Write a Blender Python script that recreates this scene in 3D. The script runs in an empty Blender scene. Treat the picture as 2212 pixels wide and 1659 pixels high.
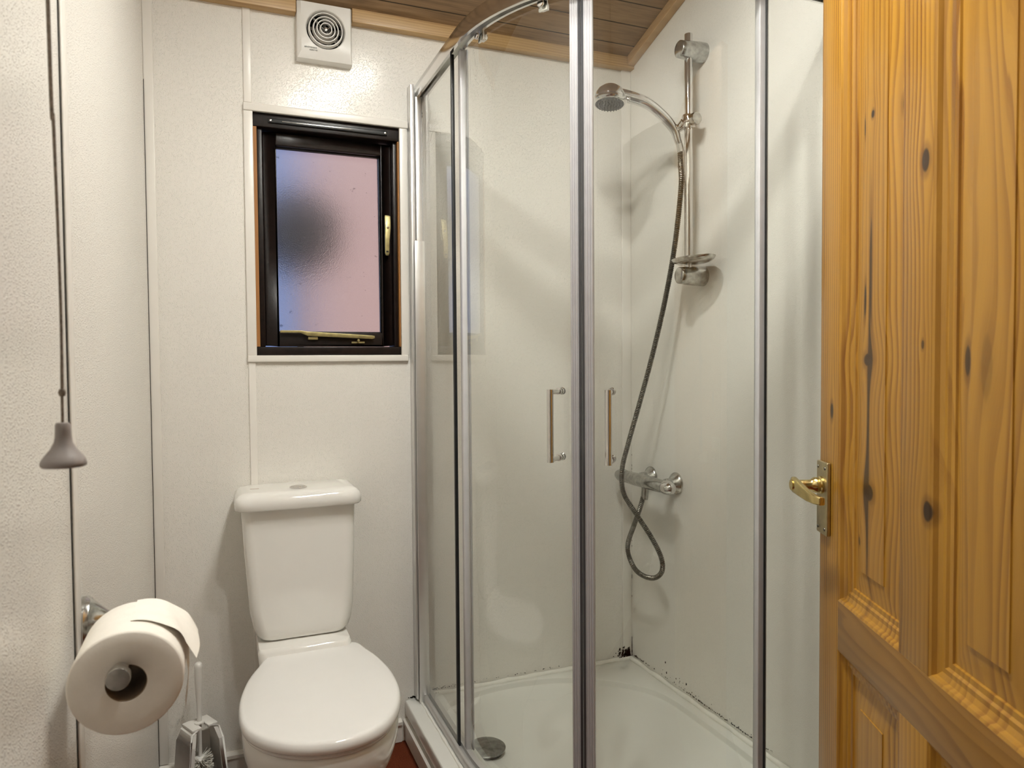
import bpy, bmesh, math, random
from mathutils import Vector, Matrix
random.seed(7)
rad = math.radians
SC = bpy.context.scene
COL = SC.collection

# ------------------------------------------------------------------ camera, world, exposure
YAW, PITCH, ROLL, EYE = rad(22.13), rad(-1.801), rad(-0.428), 1.247
def make_camera():
    cy, sy, cp, sp = math.cos(YAW), math.sin(YAW), math.cos(PITCH), math.sin(PITCH)
    F = Vector((sy*cp, cy*cp, sp)); R = Vector((cy, -sy, 0)); U = R.cross(F)
    c, s = math.cos(ROLL), math.sin(ROLL)
    R2 = c*R + s*U; U2 = -s*R + c*U
    cam = bpy.data.cameras.new('camera'); o = bpy.data.objects.new('camera', cam); COL.objects.link(o)
    m = Matrix((R2, U2, -F)).transposed().to_4x4(); m.translation = (0, 0, EYE)
    o.matrix_world = m
    cam.sensor_width = 36; cam.lens = 36*1554.81/2212; cam.clip_start = 0.02
    cam.dof.use_dof = True; cam.dof.focus_distance = 2.1; cam.dof.aperture_fstop = 9.0
    SC.camera = o
make_camera()
W = bpy.data.worlds.new('dusk'); SC.world = W; W.use_nodes = True
bg = W.node_tree.nodes['Background']; bg.inputs['Color'].default_value = (.36, .52, 1.0, 1); bg.inputs['Strength'].default_value = .68
SC.view_settings.view_transform = 'Standard'; SC.view_settings.look = 'None'
SC.view_settings.gamma = 1; SC.view_settings.use_curve_mapping = False
SC.view_settings.exposure = 0.0
SC.cycles.max_bounces = 12; SC.cycles.diffuse_bounces = 6; SC.cycles.glossy_bounces = 6
SC.cycles.transparent_max_bounces = 24; SC.cycles.caustics_reflective = False; SC.cycles.caustics_refractive = False
LAMP = 640.0           # emission of the three spot heads
HALL = 2.5             # emission of the added fill light in the hall
LAMP_COL = (1.0, .982, .905, 1)

# ------------------------------------------------------------------ node helpers
class NT:
    def __init__(s, name):
        s.m = bpy.data.materials.new(name); s.m.use_nodes = True
        s.t = s.m.node_tree; s.t.nodes.clear()
        s.out = s.t.nodes.new('ShaderNodeOutputMaterial')
    def n(s, typ, **kw):
        nd = s.t.nodes.new(typ)
        for k, v in kw.items(): setattr(nd, k, v)
        return nd
    def put(s, sock, v):
        if isinstance(v, bpy.types.NodeSocket): s.t.links.new(v, sock)
        elif v is not None:
            if isinstance(v, (tuple, list)) and len(v) == 3 and sock.type == 'RGBA': v = (*v, 1)
            sock.default_value = v
    def math(s, op, a, b=None, c=None, clamp=False):
        nd = s.n('ShaderNodeMath', operation=op, use_clamp=clamp)
        for i, v in enumerate((a, b, c)):
            if v is not None: s.put(nd.inputs[i], v)
        return nd.outputs[0]
    def vmath(s, op, a, b=None):
        nd = s.n('ShaderNodeVectorMath', operation=op)
        s.put(nd.inputs[0], a)
        if b is not None: s.put(nd.inputs[1], b)
        return nd.outputs[1] if op in ('LENGTH', 'DISTANCE', 'DOT_PRODUCT') else nd.outputs[0]
    def coord(s): return s.n('ShaderNodeTexCoord').outputs['Object']
    def sep(s, v):
        nd = s.n('ShaderNodeSeparateXYZ'); s.put(nd.inputs[0], v); return nd.outputs
    def comb(s, x, y, z):
        nd = s.n('ShaderNodeCombineXYZ')
        for i, v in enumerate((x, y, z)): s.put(nd.inputs[i], v)
        return nd.outputs[0]
    def noise(s, v, scale=5, detail=3, rough=.5, dist=0):
        nd = s.n('ShaderNodeTexNoise'); s.put(nd.inputs['Vector'], v)
        nd.inputs['Scale'].default_value = scale; nd.inputs['Detail'].default_value = detail
        nd.inputs['Roughness'].default_value = rough; nd.inputs['Distortion'].default_value = dist
        return nd.outputs['Fac']
    def voro(s, v, scale=5, feature='F1', smooth=.5, rnd=1):
        nd = s.n('ShaderNodeTexVoronoi', feature=feature); s.put(nd.inputs['Vector'], v)
        nd.inputs['Scale'].default_value = scale; nd.inputs['Randomness'].default_value = rnd
        if feature == 'SMOOTH_F1': nd.inputs['Smoothness'].default_value = smooth
        return nd.outputs['Distance']
    def ramp(s, f, stops, interp='LINEAR'):
        nd = s.n('ShaderNodeValToRGB'); s.put(nd.inputs[0], f); cr = nd.color_ramp; cr.interpolation = interp
        while len(cr.elements) < len(stops): cr.elements.new(.5)
        for e, (p, c) in zip(cr.elements, stops):
            e.position = p; e.color = (*c, 1) if len(c) == 3 else c
        return nd.outputs[0]
    def mix(s, f, a, b, typ='MIX'):
        nd = s.n('ShaderNodeMix', data_type='RGBA', blend_type=typ)
        s.put(nd.inputs[0], f); s.put(nd.inputs[6], a); s.put(nd.inputs[7], b); return nd.outputs[2]
    def smooth(s, v, a, b):
        nd = s.n('ShaderNodeMapRange', interpolation_type='SMOOTHSTEP'); s.put(nd.inputs[0], v)
        nd.inputs[1].default_value = a; nd.inputs[2].default_value = b; return nd.outputs[0]
    def bump(s, h, strength=.5, dist=.001, normal=None):
        nd = s.n('ShaderNodeBump'); nd.inputs['Strength'].default_value = strength; nd.inputs['Distance'].default_value = dist
        s.put(nd.inputs['Height'], h)
        if normal is not None: s.put(nd.inputs['Normal'], normal)
        return nd.outputs[0]
    def pbr(s, color, rough=.5, metal=0, normal=None, spec=.5, **kw):
        nd = s.n('ShaderNodeBsdfPrincipled')
        s.put(nd.inputs['Base Color'], color); s.put(nd.inputs['Roughness'], rough); s.put(nd.inputs['Metallic'], metal)
        s.put(nd.inputs['Specular IOR Level'], spec)
        if normal is not None: s.put(nd.inputs['Normal'], normal)
        for k, v in kw.items(): s.put(nd.inputs[k.replace('_', ' ')], v)
        s.t.links.new(nd.outputs[0], s.out.inputs[0]); return s.m

def plain(name, color, rough=.4, metal=0, nscale=60, namp=.04, bump=0, bscale=300, **kw):
    t = NT(name); v = t.coord()
    f = t.noise(v, nscale, 3)
    lo = tuple(c*(1-namp) for c in color); hi = tuple(min(1, c*(1+namp)) for c in color)
    nrm = t.bump(t.noise(v, bscale, 2), bump, .0008) if bump else None
    return t.pbr(t.ramp(f, [(.3, lo), (.7, hi)]), rough, metal, nrm, **kw)

def stipple(name, color, rough=.20, scale=340, strength=.55, spec=.42):
    """white wallboard with a fine raised pebble texture"""
    t = NT(name); v = t.coord()
    warp = t.n('ShaderNodeTexNoise'); t.put(warp.inputs['Vector'], v); warp.inputs['Scale'].default_value = 90
    v2 = t.vmath('ADD', v, t.vmath('SCALE', warp.outputs['Color']))
    t.t.nodes[-1].inputs[0].default_value = (0, 0, 0)
    sc = [n for n in t.t.nodes if n.type == 'VECT_MATH' and n.operation == 'SCALE'][0]; sc.inputs['Scale'].default_value = .004
    t.put(sc.inputs[0], warp.outputs['Color'])
    add = [n for n in t.t.nodes if n.type == 'VECT_MATH' and n.operation == 'ADD'][0]; t.put(add.inputs[0], v)
    d = t.voro(v2, scale, 'SMOOTH_F1', .35)
    h = t.smooth(d, .50, .06)
    h = t.math('MULTIPLY', h, t.smooth(t.noise(v, 120, 2), .3, .6))
    broad = t.noise(v, 3.0, 3)
    base = t.ramp(broad, [(.3, tuple(c*.975 for c in color)), (.7, color)])
    return t.pbr(base, rough, 0, t.bump(h, strength, .0009), spec=spec)

def pine(name, light, dark, axis='Z', across='X', pitch=75, wobble=.010, knots=(), rough=.3, streak=.5, knot_col=(.018, .007, .003), seed=0.0, coat=.12, cathedral=.02):
    """pine with growth-ring lines along one axis; knots bend the lines round them.
       knots: (across, along, half width, half height, darkness)"""
    t = NT(name); v = t.coord(); c = dict(zip('XYZ', t.sep(v)))
    a = c[across]; l = c[axis]; o = c[[k for k in 'XYZ' if k not in (axis, across)][0]]
    kmask = None; halo = None
    for (ka, kl, kw, kh, kd) in knots:
        da = t.math('SUBTRACT', a, ka); dl = t.math('SUBTRACT', l, kl)
        q = t.math('ADD', t.math('POWER', t.math('ABSOLUTE', t.math('DIVIDE', da, kw)), 2), t.math('POWER', t.math('ABSOLUTE', t.math('DIVIDE', dl, kh)), 2))
        wide = t.math('ADD', t.math('POWER', t.math('DIVIDE', da, kw*3.2), 2), t.math('POWER', t.math('DIVIDE', dl, kh*4.5), 2))
        g = t.math('POWER', 2.718, t.math('MULTIPLY', wide, -1.0))
        # push the grain lines away from the knot
        a = t.math('SUBTRACT', a, t.math('MULTIPLY', t.math('MULTIPLY', da, g), .75))
        k = t.math('MULTIPLY', t.smooth(q, 1.15, .55), kd)
        hh = t.math('MULTIPLY', t.smooth(q, 3.6, .9), .55*kd)
        kmask = k if kmask is None else t.math('MAXIMUM', kmask, k)
        halo = hh if halo is None else t.math('MAXIMUM', halo, hh)
    low = t.comb(t.math('MULTIPLY', a, 9), t.math('ADD', t.math('MULTIPLY', l, 1.1), seed), t.math('MULTIPLY', o, 9))
    w1 = t.math('MULTIPLY', t.math('SUBTRACT', t.noise(low, 1.0, 2), .5), cathedral*4)
    mid = t.comb(t.math('MULTIPLY', a, 60), t.math('ADD', t.math('MULTIPLY', l, 4), seed), 0)
    w2 = t.math('MULTIPLY', t.math('SUBTRACT', t.noise(mid, 1.0, 2), .5), wobble)
    u = t.math('ADD', t.math('ADD', a, w1), w2)
    saw = t.math('FRACT', t.math('ADD', t.math('MULTIPLY', u, pitch), seed))
    line = t.math('MULTIPLY', t.smooth(saw, .15, .9), t.smooth(saw, 1.0, .9))
    vary = t.smooth(t.noise(t.comb(t.math('MULTIPLY', u, 30), t.math('ADD', t.math('MULTIPLY', l, .6), seed), 0), 1.0, 2), .25, .75)
    line = t.math('MULTIPLY', line, t.math('MULTIPLY_ADD', vary, .75, .25))
    fine = t.noise(t.comb(t.math('MULTIPLY', u, 900), t.math('MULTIPLY', l, 14), t.math('MULTIPLY', o, 300)), 1.0, 3)
    broad = t.noise(t.comb(t.math('MULTIPLY', u, 16), t.math('ADD', t.math('MULTIPLY', l, .9), seed), t.math('MULTIPLY', o, 16)), 1.0, 3)
    f = t.math('ADD', t.math('MULTIPLY', line, streak), t.math('MULTIPLY', t.math('SUBTRACT', fine, .5), .35))
    f = t.math('ADD', f, t.math('MULTIPLY', t.math('SUBTRACT', broad, .45), .55), clamp=True)
    col = t.mix(f, light, dark)
    if kmask is not None:
        col = t.mix(halo, col, tuple(x*.55 for x in dark)); col = t.mix(kmask, col, knot_col)
    nrm = t.bump(t.math('ADD', t.math('MULTIPLY', fine, .5), t.math('MULTIPLY', line, -.6)), .18, .0006)
    return t.pbr(col, rough, 0, nrm, spec=.5, Coat_Weight=coat, Coat_Roughness=.15)

# ------------------------------------------------------------------ materials
M = {}
M['wall'] = stipple('white_wallboard', (.82, .80, .755), strength=1.0)
M['wallsoft'] = stipple('white_shower_board', (.82, .80, .755), strength=.55)
M['wallsmooth'] = plain('white_trim_plastic', (.80, .775, .73), .3, nscale=14, namp=.015)
M['ceramic'] = plain('white_ceramic', (.83, .82, .79), .07, nscale=8, namp=.01, spec=.6, Coat_Weight=.3, Coat_Roughness=.03)
M['seat'] = plain('white_seat_plastic', (.85, .845, .83), .16, nscale=10, namp=.01)
M['acrylic'] = plain('white_acrylic', (.80, .80, .76), .16, nscale=6, namp=.015)
M['plastic'] = plain('white_plastic', (.80, .79, .76), .32, nscale=20, namp=.02)
M['chrome'] = plain('chrome', (.72, .71, .70), .07, 1.0, nscale=30, namp=.03)
M['drain'] = plain('limescaled_steel', (.27, .27, .255), .28, 1.0, nscale=60, namp=.35)
M['chromedull'] = plain('limescaled_chrome', (.50, .50, .48), .2, 1.0, nscale=70, namp=.25)
M['alu'] = plain('polished_aluminium', (.80, .79, .78), .14, 1.0, nscale=20, namp=.02)
M['alusatin'] = plain('satin_aluminium', (.72, .71, .70), .3, .75, nscale=20, namp=.03)
M['alugrey'] = plain('anodised_aluminium', (.62, .61, .60), .38, .55, nscale=20, namp=.03)
M['sealdark'] = plain('dark_glossy_seal', (.045, .045, .05), .1, nscale=30, namp=.05)
M['sealgrey'] = plain('grey_seal_strip', (.50, .50, .52), .25, nscale=30, namp=.03)
M['sealrib'] = plain('ribbed_grey_seal', (.43, .425, .44), .22, nscale=30, namp=.03)
M['sealclear'] = plain('pale_seal_strip', (.60, .60, .62), .2, nscale=30, namp=.03)
M['black'] = plain('black_rubber', (.012, .013, .014), .35, nscale=30, namp=.2)
M['darkvoid'] = plain('fan_inside', (.03, .027, .024), .5, nscale=90, namp=.4)
M['blade'] = plain('dusty_fan_blade', (.20, .185, .165), .6, nscale=140, namp=.35)
M['darkwood'] = plain('dark_brown_gloss_paint', (.010, .0055, .0045), .34, nscale=50, namp=.35, bump=.3, bscale=160, spec=.35)
M['brass'] = plain('brass', (.70, .56, .25), .2, 1.0, nscale=40, namp=.08)
M['brasspale'] = plain('worn_pale_brass', (.42, .36, .17), .42, .75, nscale=60, namp=.18)
M['brassplate'] = plain('satin_brass_plate', (.50, .42, .25), .34, .9, nscale=60, namp=.1)
M['screw'] = plain('dark_screw', (.12, .11, .09), .3, .8, nscale=90, namp=.2)
M['paper'] = plain('toilet_paper', (.90, .865, .80), .95, nscale=60, namp=.02, bump=.25, bscale=240, spec=.1)
M['card'] = plain('brown_card_core', (.24, .17, .11), .9, nscale=90, namp=.1)
M['cord'] = plain('grey_brown_cord', (.20, .16, .125), .8, nscale=300, namp=.35)
M['knob'] = plain('grey_plastic_knob', (.31, .28, .27), .4, nscale=30, namp=.08)
M['sealant'] = plain('white_sealant', (.88, .87, .82), .35, nscale=25, namp=.04)
M['mould'] = plain('black_mould', (.022, .020, .016), .85, nscale=300, namp=.5)
M['nozzle'] = plain('grey_rubber_nozzles', (.16, .16, .165), .45, nscale=200, namp=.2)
M['ink'] = plain('dark_grey_print', (.05, .05, .05), .5, nscale=60, namp=.05)
M['redmark'] = plain('brown_print', (.30, .20, .15), .5, nscale=60, namp=.05)
M['bristle'] = plain('white_bristles', (.74, .72, .66), .6, nscale=200, namp=.1)
M['red'] = plain('red_dot', (.5, .03, .02), .4, nscale=60, namp=.05)
M['hallwall'] = plain('hall_wall', (.62, .58, .52), .7, nscale=5, namp=.03)

def hose_mat():
    t = NT('ribbed_steel_hose'); return t.pbr(t.ramp(t.noise(t.coord(), 60, 2), [(.3, (.15, .14, .12)), (.7, (.24, .23, .20))]), .32, 1.0)
M['hose'] = hose_mat()

def carpet():
    t = NT('rust_red_floor'); v = t.coord()
    f = t.noise(v, 420, 4, .7)
    col = t.ramp(f, [(.35, (.075, .016, .006)), (.55, (.16, .036, .013)), (.72, (.27, .075, .03))])
    return t.pbr(col, .9, 0, t.bump(f, .6, .002), spec=.15)
M['carpet'] = carpet()

def clear_glass():
    """thin pane: straight see-through plus a Fresnel mirror on the outer faces"""
    t = NT('clear_shower_glass')
    tr = t.n('ShaderNodeBsdfTransparent'); tr.inputs[0].default_value = (.955, .975, .955, 1)
    clr = t.n('ShaderNodeBsdfTransparent'); clr.inputs[0].default_value = (1, 1, 1, 1)
    gl = t.n('ShaderNodeBsdfGlossy'); gl.inputs['Roughness'].default_value = .0; gl.inputs[0].default_value = (1, 1, 1, 1)
    fr = t.n('ShaderNodeFresnel'); fr.inputs[0].default_value = 1.7
    mx = t.n('ShaderNodeMixShader'); t.put(mx.inputs[0], fr.outputs[0]); t.put(mx.inputs[1], tr.outputs[0]); t.put(mx.inputs[2], gl.outputs[0])
    geo = t.n('ShaderNodeNewGeometry'); m2 = t.n('ShaderNodeMixShader')
    t.put(m2.inputs[0], geo.outputs['Backfacing']); t.put(m2.inputs[1], mx.outputs[0]); t.put(m2.inputs[2], clr.outputs[0])
    t.t.links.new(m2.outputs[0], t.out.inputs[0]); return t.m
M['glass'] = clear_glass()

def glass_edge():
    t = NT('glass_edge'); return t.pbr((.02, .05, .05), .1, 0)
M['glassedge'] = glass_edge()

def frosted():
    t = NT('pebbled_frosted_glass'); v = t.coord()
    h = t.voro(v, 330, 'SMOOTH_F1', .4)
    n1 = t.bump(h, .6, .001)
    dirt = t.smooth(t.noise(v, 38, 4, .7), .66, .70)
    return t.pbr(t.mix(dirt, (.86, .86, .86), (.35, .35, .36)), .42, 0, n1, spec=.5, Transmission_Weight=.98, IOR=1.25)
M['frosted'] = frosted()

def emit(name, col, s):
    t = NT(name); e = t.n('ShaderNodeEmission'); e.inputs[0].default_value = col; e.inputs[1].default_value = s
    t.t.links.new(e.outputs[0], t.out.inputs[0]); return t.m
M['bulb'] = emit('frosted_bulb', LAMP_COL, LAMP)
M['hallfill'] = emit('hall_fill_glow', LAMP_COL, HALL)

LIGHTP, DARKP = (.46, .235, .030), (.20, .066, .006)
K = [(.308, 1.652, .010, .018, 1), (.207, 1.668, .006, .007, .95), (.176, 1.655, .004, .016, .9), (.408, 1.534, .011, .018, .9),
     (.196, 1.245, .019, .012, .85), (.200, 1.012, .020, .016, .9), (.06, 1.146, .007, .016, .9), (.423, 1.025, .012, .016, .9),
     (.494, 1.243, .010, .022, .8), (.628, 1.052, .007, .012, .9), (.405, 1.267, .004, .007, .7), (.54, 1.235, .016, .045, .25),
     (.333, .888, .008, .024, .8), (.155, .914, .006, .008, .8), (.182, 1.35, .004, .03, .9)]
def near(x0, x1): return [k for k in K if x0-.02 < k[0] < x1+.02]
M['door_stile'] = pine('pine_door_stile', LIGHTP, DARKP, 'Z', 'X', 95, .004, near(0, .095), seed=.2, cathedral=.004, streak=1.0)
M['door_panel_a'] = pine('pine_door_panel_narrow', LIGHTP, DARKP, 'Z', 'X', 62, .006, near(.095, .34) + [(.197, 1.13, .0042, .30, .8), (.200, 1.40, .0035, .10, .8)], seed=3.1, cathedral=.012, streak=.85)
M['door_panel_b'] = pine('pine_door_panel_wide', LIGHTP, DARKP, 'Z', 'X', 42, .008, near(.44, .7), seed=7.7, cathedral=.045, streak=.8)
M['door_muntin'] = pine('pine_door_muntin', LIGHTP, DARKP, 'Z', 'X', 80, .005, near(.34, .43), seed=5.3, cathedral=.006, streak=.95)
M['door_rail'] = pine('pine_door_rail', (.34, .17, .030), (.17, .066, .009), 'X', 'Z', 34, .010, [], seed=1.7, cathedral=.05, streak=.75)
M['batten'] = pine('pine_batten', (.53, .35, .16), (.28, .145, .048), 'X', 'Z', 120, .004, [(.66, 2.322, .004, .003, .8), (1.10, 2.318, .008, .006, .7), (1.31, 2.328, .004, .003, .8), (.505, 2.328, .004, .003, .7)], rough=.45, seed=.7, cathedral=.006, coat=.05, streak=.8)
M['battenside'] = pine('pine_batten_side', (.50, .32, .15), (.40, .235, .095), 'Y', 'Z', 60, .004, [], rough=.5, seed=2.7, cathedral=.01, coat=.05)
M['barewood'] = pine('bare_orange_wood', (.42, .19, .05), (.22, .08, .02), 'Z', 'X', 300, .002, [], rough=.6, seed=.9, coat=0)

def planks():
    t = NT('stained_ceiling_boards'); v = t.coord(); x, y, z = t.sep(v)
    b = t.math('DIVIDE', t.math('ADD', y, .018), .086)
    idx = t.math('FLOOR', b); fr = t.math('FRACT', b)
    rnd = t.noise(t.comb(t.math('MULTIPLY', idx, 7.31), 0, 0), 1.0, 0)
    gr = t.noise(t.comb(t.math('ADD', t.math('MULTIPLY', x, 5), t.math('MULTIPLY', idx, 3.7)), t.math('MULTIPLY', y, 90), 0), 1.0, 5, .6, .8)
    big = t.noise(t.comb(t.math('ADD', t.math('MULTIPLY', x, 3), t.math('MULTIPLY', idx, 9.2)), t.math('MULTIPLY', y, 16), 0), 1.0, 3, .6, 1.5)
    f = t.math('ADD', t.math('MULTIPLY', gr, .6), t.math('MULTIPLY', big, .4))
    col = t.ramp(f, [(.30, (.13, .075, .035)), (.5, (.30, .185, .095)), (.68, (.42, .275, .15))])
    col = t.mix(t.math('MULTIPLY', rnd, .45), col, (.20, .145, .095))
    groove = t.math('MAXIMUM', t.smooth(fr, .035, .012), t.smooth(fr, .975, .99))
    col = t.mix(groove, col, (.012, .007, .004))
    nrm = t.bump(t.math('SUBTRACT', t.math('MULTIPLY', gr, .15), groove), .5, .003)
    return t.pbr(col, .5, 0, nrm, spec=.35)
M['planks'] = planks()

# ------------------------------------------------------------------ geometry helpers
WM = {}
def link(name, me, mat, parent=None, local=False):
    o = bpy.data.objects.new(name, me)
    COL.objects.link(o)
    if mat is not None: me.materials.append(mat)
    if parent is not None:
        o.parent = parent
        if not local: me.transform(WM[parent].inverted())
        WM[o] = WM[parent].copy()
    else: WM[o] = Matrix.Identity(4)
    return o
def fin(bm, name, mat, parent=None, bevel=0, seg=3, angle=38, local=False, flat=False):
    bmesh.ops.remove_doubles(bm, verts=bm.verts, dist=1e-6)
    if bevel:
        ed = [e for e in bm.edges if len(e.link_faces) == 2 and e.calc_face_angle(0) > rad(30)]
        bmesh.ops.bevel(bm, geom=ed, offset=bevel, segments=seg, profile=.5, affect='EDGES', clamp_overlap=True)
    bmesh.ops.recalc_face_normals(bm, faces=bm.faces)
    me = bpy.data.meshes.new(name); bm.to_mesh(me); bm.free()
    if not flat:
        me.shade_smooth(); me.set_sharp_from_angle(angle=rad(angle))
    return link(name, me, mat, parent, local)
def B(): return bmesh.new()
def box(bm, x0, x1, y0, y1, z0, z1):
    v = [bm.verts.new((x, y, z)) for z in (z0, z1) for (x, y) in ((x0, y0), (x1, y0), (x1, y1), (x0, y1))]
    for f in ((3, 2, 1, 0), (4, 5, 6, 7), (0, 1, 5, 4), (1, 2, 6, 5), (2, 3, 7, 6), (3, 0, 4, 7)): bm.faces.new([v[i] for i in f])
    return v
def boxo(name, ext, mat, parent=None, bevel=0, local=False, seg=3):
    bm = B(); box(bm, *ext); return fin(bm, name, mat, parent, bevel, seg, local=local)
def frames(pts):
    pts = [Vector(p) for p in pts]; T = []
    for i in range(len(pts)):
        a = pts[max(0, i-1)]; b = pts[min(len(pts)-1, i+1)]; T.append((b-a).normalized())
    up = Vector((0, 0, 1)) if abs(T[0].z) < .9 else Vector((1, 0, 0))
    n = (up - T[0]*up.dot(T[0])).normalized(); out = []
    for i, t in enumerate(T):
        n = (n - t*n.dot(t)).normalized(); out.append((pts[i], t, n, t.cross(n)))
    return out
def tube(bm, pts, r, n=16, caps=True, sx=1, sy=1):
    rs = r if isinstance(r, (list, tuple)) else [r]*len(pts); rings = []
    for (p, t, a, b), rr in zip(frames(pts), rs):
        rings.append([bm.verts.new(p + a*(rr*sx*math.cos(2*math.pi*k/n)) + b*(rr*sy*math.sin(2*math.pi*k/n))) for k in range(n)])
    for i in range(len(rings)-1):
        for k in range(n): bm.faces.new((rings[i][k], rings[i][(k+1) % n], rings[i+1][(k+1) % n], rings[i+1][k]))
    if caps: bm.faces.new(rings[0][::-1]); bm.faces.new(rings[-1])
    return rings
def lathe(bm, prof, c, axis=(0, 0, 1), n=32, cap0=True, cap1=True):
    ax = Vector(axis).normalized(); c = Vector(c)
    up = Vector((0, 0, 1)) if abs(ax.z) < .9 else Vector((1, 0, 0))
    a = (up - ax*up.dot(ax)).normalized(); b = ax.cross(a); rings = []
    for (r, h) in prof:
        if r < 1e-6: rings.append([bm.verts.new(c + ax*h)])
        else: rings.append([bm.verts.new(c + ax*h + a*(r*math.cos(2*math.pi*k/n)) + b*(r*math.sin(2*math.pi*k/n))) for k in range(n)])
    for i in range(len(rings)-1):
        p, q = rings[i], rings[i+1]
        for k in range(n):
            k2 = (k+1) % n
            if len(p) == 1 and len(q) == 1: continue
            if len(p) == 1: bm.faces.new((p[0], q[k2], q[k]))
            elif len(q) == 1: bm.faces.new((p[k], p[k2], q[0]))
            else: bm.faces.new((p[k], p[k2], q[k2], q[k]))
    if cap0 and len(rings[0]) > 1: bm.faces.new(rings[0][::-1])
    if cap1 and len(rings[-1]) > 1: bm.faces.new(rings[-1])
def loft(bm, rings, cap0=True, cap1=True):
    R = [[bm.verts.new(p) for p in r] for r in rings]; n = len(R[0])
    for i in range(len(R)-1):
        for k in range(n): bm.faces.new((R[i][k], R[i][(k+1) % n], R[i+1][(k+1) % n], R[i+1][k]))
    if cap0: bm.faces.new(R[0][::-1])
    if cap1: bm.faces.new(R[-1])
def catmull(pts, sub=6, closed=True):
    out = []; n = len(pts); P = [Vector(p) for p in pts]
    rng = range(n) if closed else range(n-1)
    for i in rng:
        if closed: a, b, c, d = P[(i-1) % n], P[i], P[(i+1) % n], P[(i+2) % n]
        else: a, b, c, d = P[max(0, i-1)], P[i], P[i+1], P[min(n-1, i+2)]
        for k in range(sub):
            t = k/sub
            out.append(.5*((2*b) + (c-a)*t + (2*a-5*b+4*c-d)*t*t + (-a+3*b-3*c+d)*t**3))
    if not closed: out.append(P[-1])
    return out
def rrect(x0, x1, y0, y1, r, n=6):
    out = []
    for (cx, cy, a0) in ((x1-r, y1-r, 0), (x0+r, y1-r, 90), (x0+r, y0+r, 180), (x1-r, y0+r, 270)):
        for k in range(n+1):
            a = rad(a0 + 90*k/n); out.append((cx + r*math.cos(a), cy + r*math.sin(a)))
    return out
def sweep(bm, path, prof, closed=False):
    """path: (x, y, nx, ny) with inward normals; prof: (inward offset, z) polygon"""
    rings = [[bm.verts.new((x + nx*o, y + ny*o, z)) for (o, z) in prof] for (x, y, nx, ny) in path]
    m = len(prof)
    for i in range(len(rings)-1):
        for k in range(m): bm.faces.new((rings[i][k], rings[i][(k+1) % m], rings[i+1][(k+1) % m], rings[i+1][k]))
    bm.faces.new(rings[0][::-1]); bm.faces.new(rings[-1])
def empty(name, loc, label, cat, group=None, rz=0, kind=None):
    o = bpy.data.objects.new(name, None); COL.objects.link(o); o.empty_display_size = .05
    o.location = loc; o.rotation_euler = (0, 0, rz)
    WM[o] = Matrix.Translation(loc) @ Matrix.Rotation(rz, 4, 'Z')
    tag(o, label, cat, group, kind); return o
def tag(o, label=None, cat=None, group=None, kind=None):
    if label: o['label'] = label
    if cat: o['category'] = cat
    if group: o['group'] = group
    if kind: o['kind'] = kind
    return o
def struct(o, label, cat): return tag(o, label, cat, None, 'structure')

# ------------------------------------------------------------------ the room shell
XL, XR, YB, YF = -.183, 1.408, 2.30, .42
CZ, CY, CS = 2.337, 2.27, .307
def ceil_z(y): return CZ + CS*(CY - y)
WX0, WX1, WZ0, WZ1 = .106, .550, 1.270, 1.999   # window opening

bm = B()
for e in ((XL-.1, WX0, 0, 2.42), (WX1, XR+.1, 0, 2.42), (WX0, WX1, 0, WZ0), (WX0, WX1, WZ1, 2.42)):
    box(bm, e[0], e[1], YB, YB+.12, e[2], e[3])
struct(fin(bm, 'wall_back', M['wall'], flat=True), 'white pebbled back wall with the window and the fan', 'wall')
struct(boxo('wall_left', (XL-.1, XL, -1.4, YB+.12, 0, 3.2), M['wall']), 'white pebbled wall on the left behind the toilet roll', 'wall')
struct(boxo('wall_right', (XR, XR+.1, -1.4, YB+.12, 0, 3.2), M['wallsoft']), 'white pebbled wall behind the shower rail', 'wall')
bm = B()
box(bm, .86, XR, YF-.1, YF, 0, 3.2); box(bm, XL, .86, YF-.1, YF, 2.10, 3.2)
struct(fin(bm, 'wall_front', M['wall'], flat=True), 'white wall around the doorway', 'wall')
struct(boxo('floor', (XL-.1, XR+.1, -1.4, YB+.12, -.05, 0), M['carpet']), 'rust red speckled floor', 'floor')
bm = B()
v = [(XL-.1, YB+.1), (XR+.1, YB+.1), (XR+.1, YF-.1), (XL-.1, YF-.1)]
lo = [bm.verts.new((x, y, ceil_z(y))) for x, y in v]; hi = [bm.verts.new((x, y, ceil_z(y)+.08)) for x, y in v]
bm.faces.new(lo); bm.faces.new(hi[::-1])
for i in range(4): bm.faces.new((lo[i], lo[(i+1) % 4], hi[(i+1) % 4], hi[i]))
struct(fin(bm, 'ceiling', M['planks'], flat=True), 'sloping ceiling of brown stained boards', 'ceiling')
# the hall behind the camera
struct(boxo('wall_hall', (XL-.1, XR+.1, -1.5, -1.4, 0, 2.6), M['hallwall']), 'plain hall wall behind the doorway', 'wall')
struct(boxo('ceiling_hall', (XL-.1, XR+.1, -1.5, YF-.1, 2.5, 2.58), M['hallwall']), 'plain hall ceiling', 'ceiling')

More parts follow.
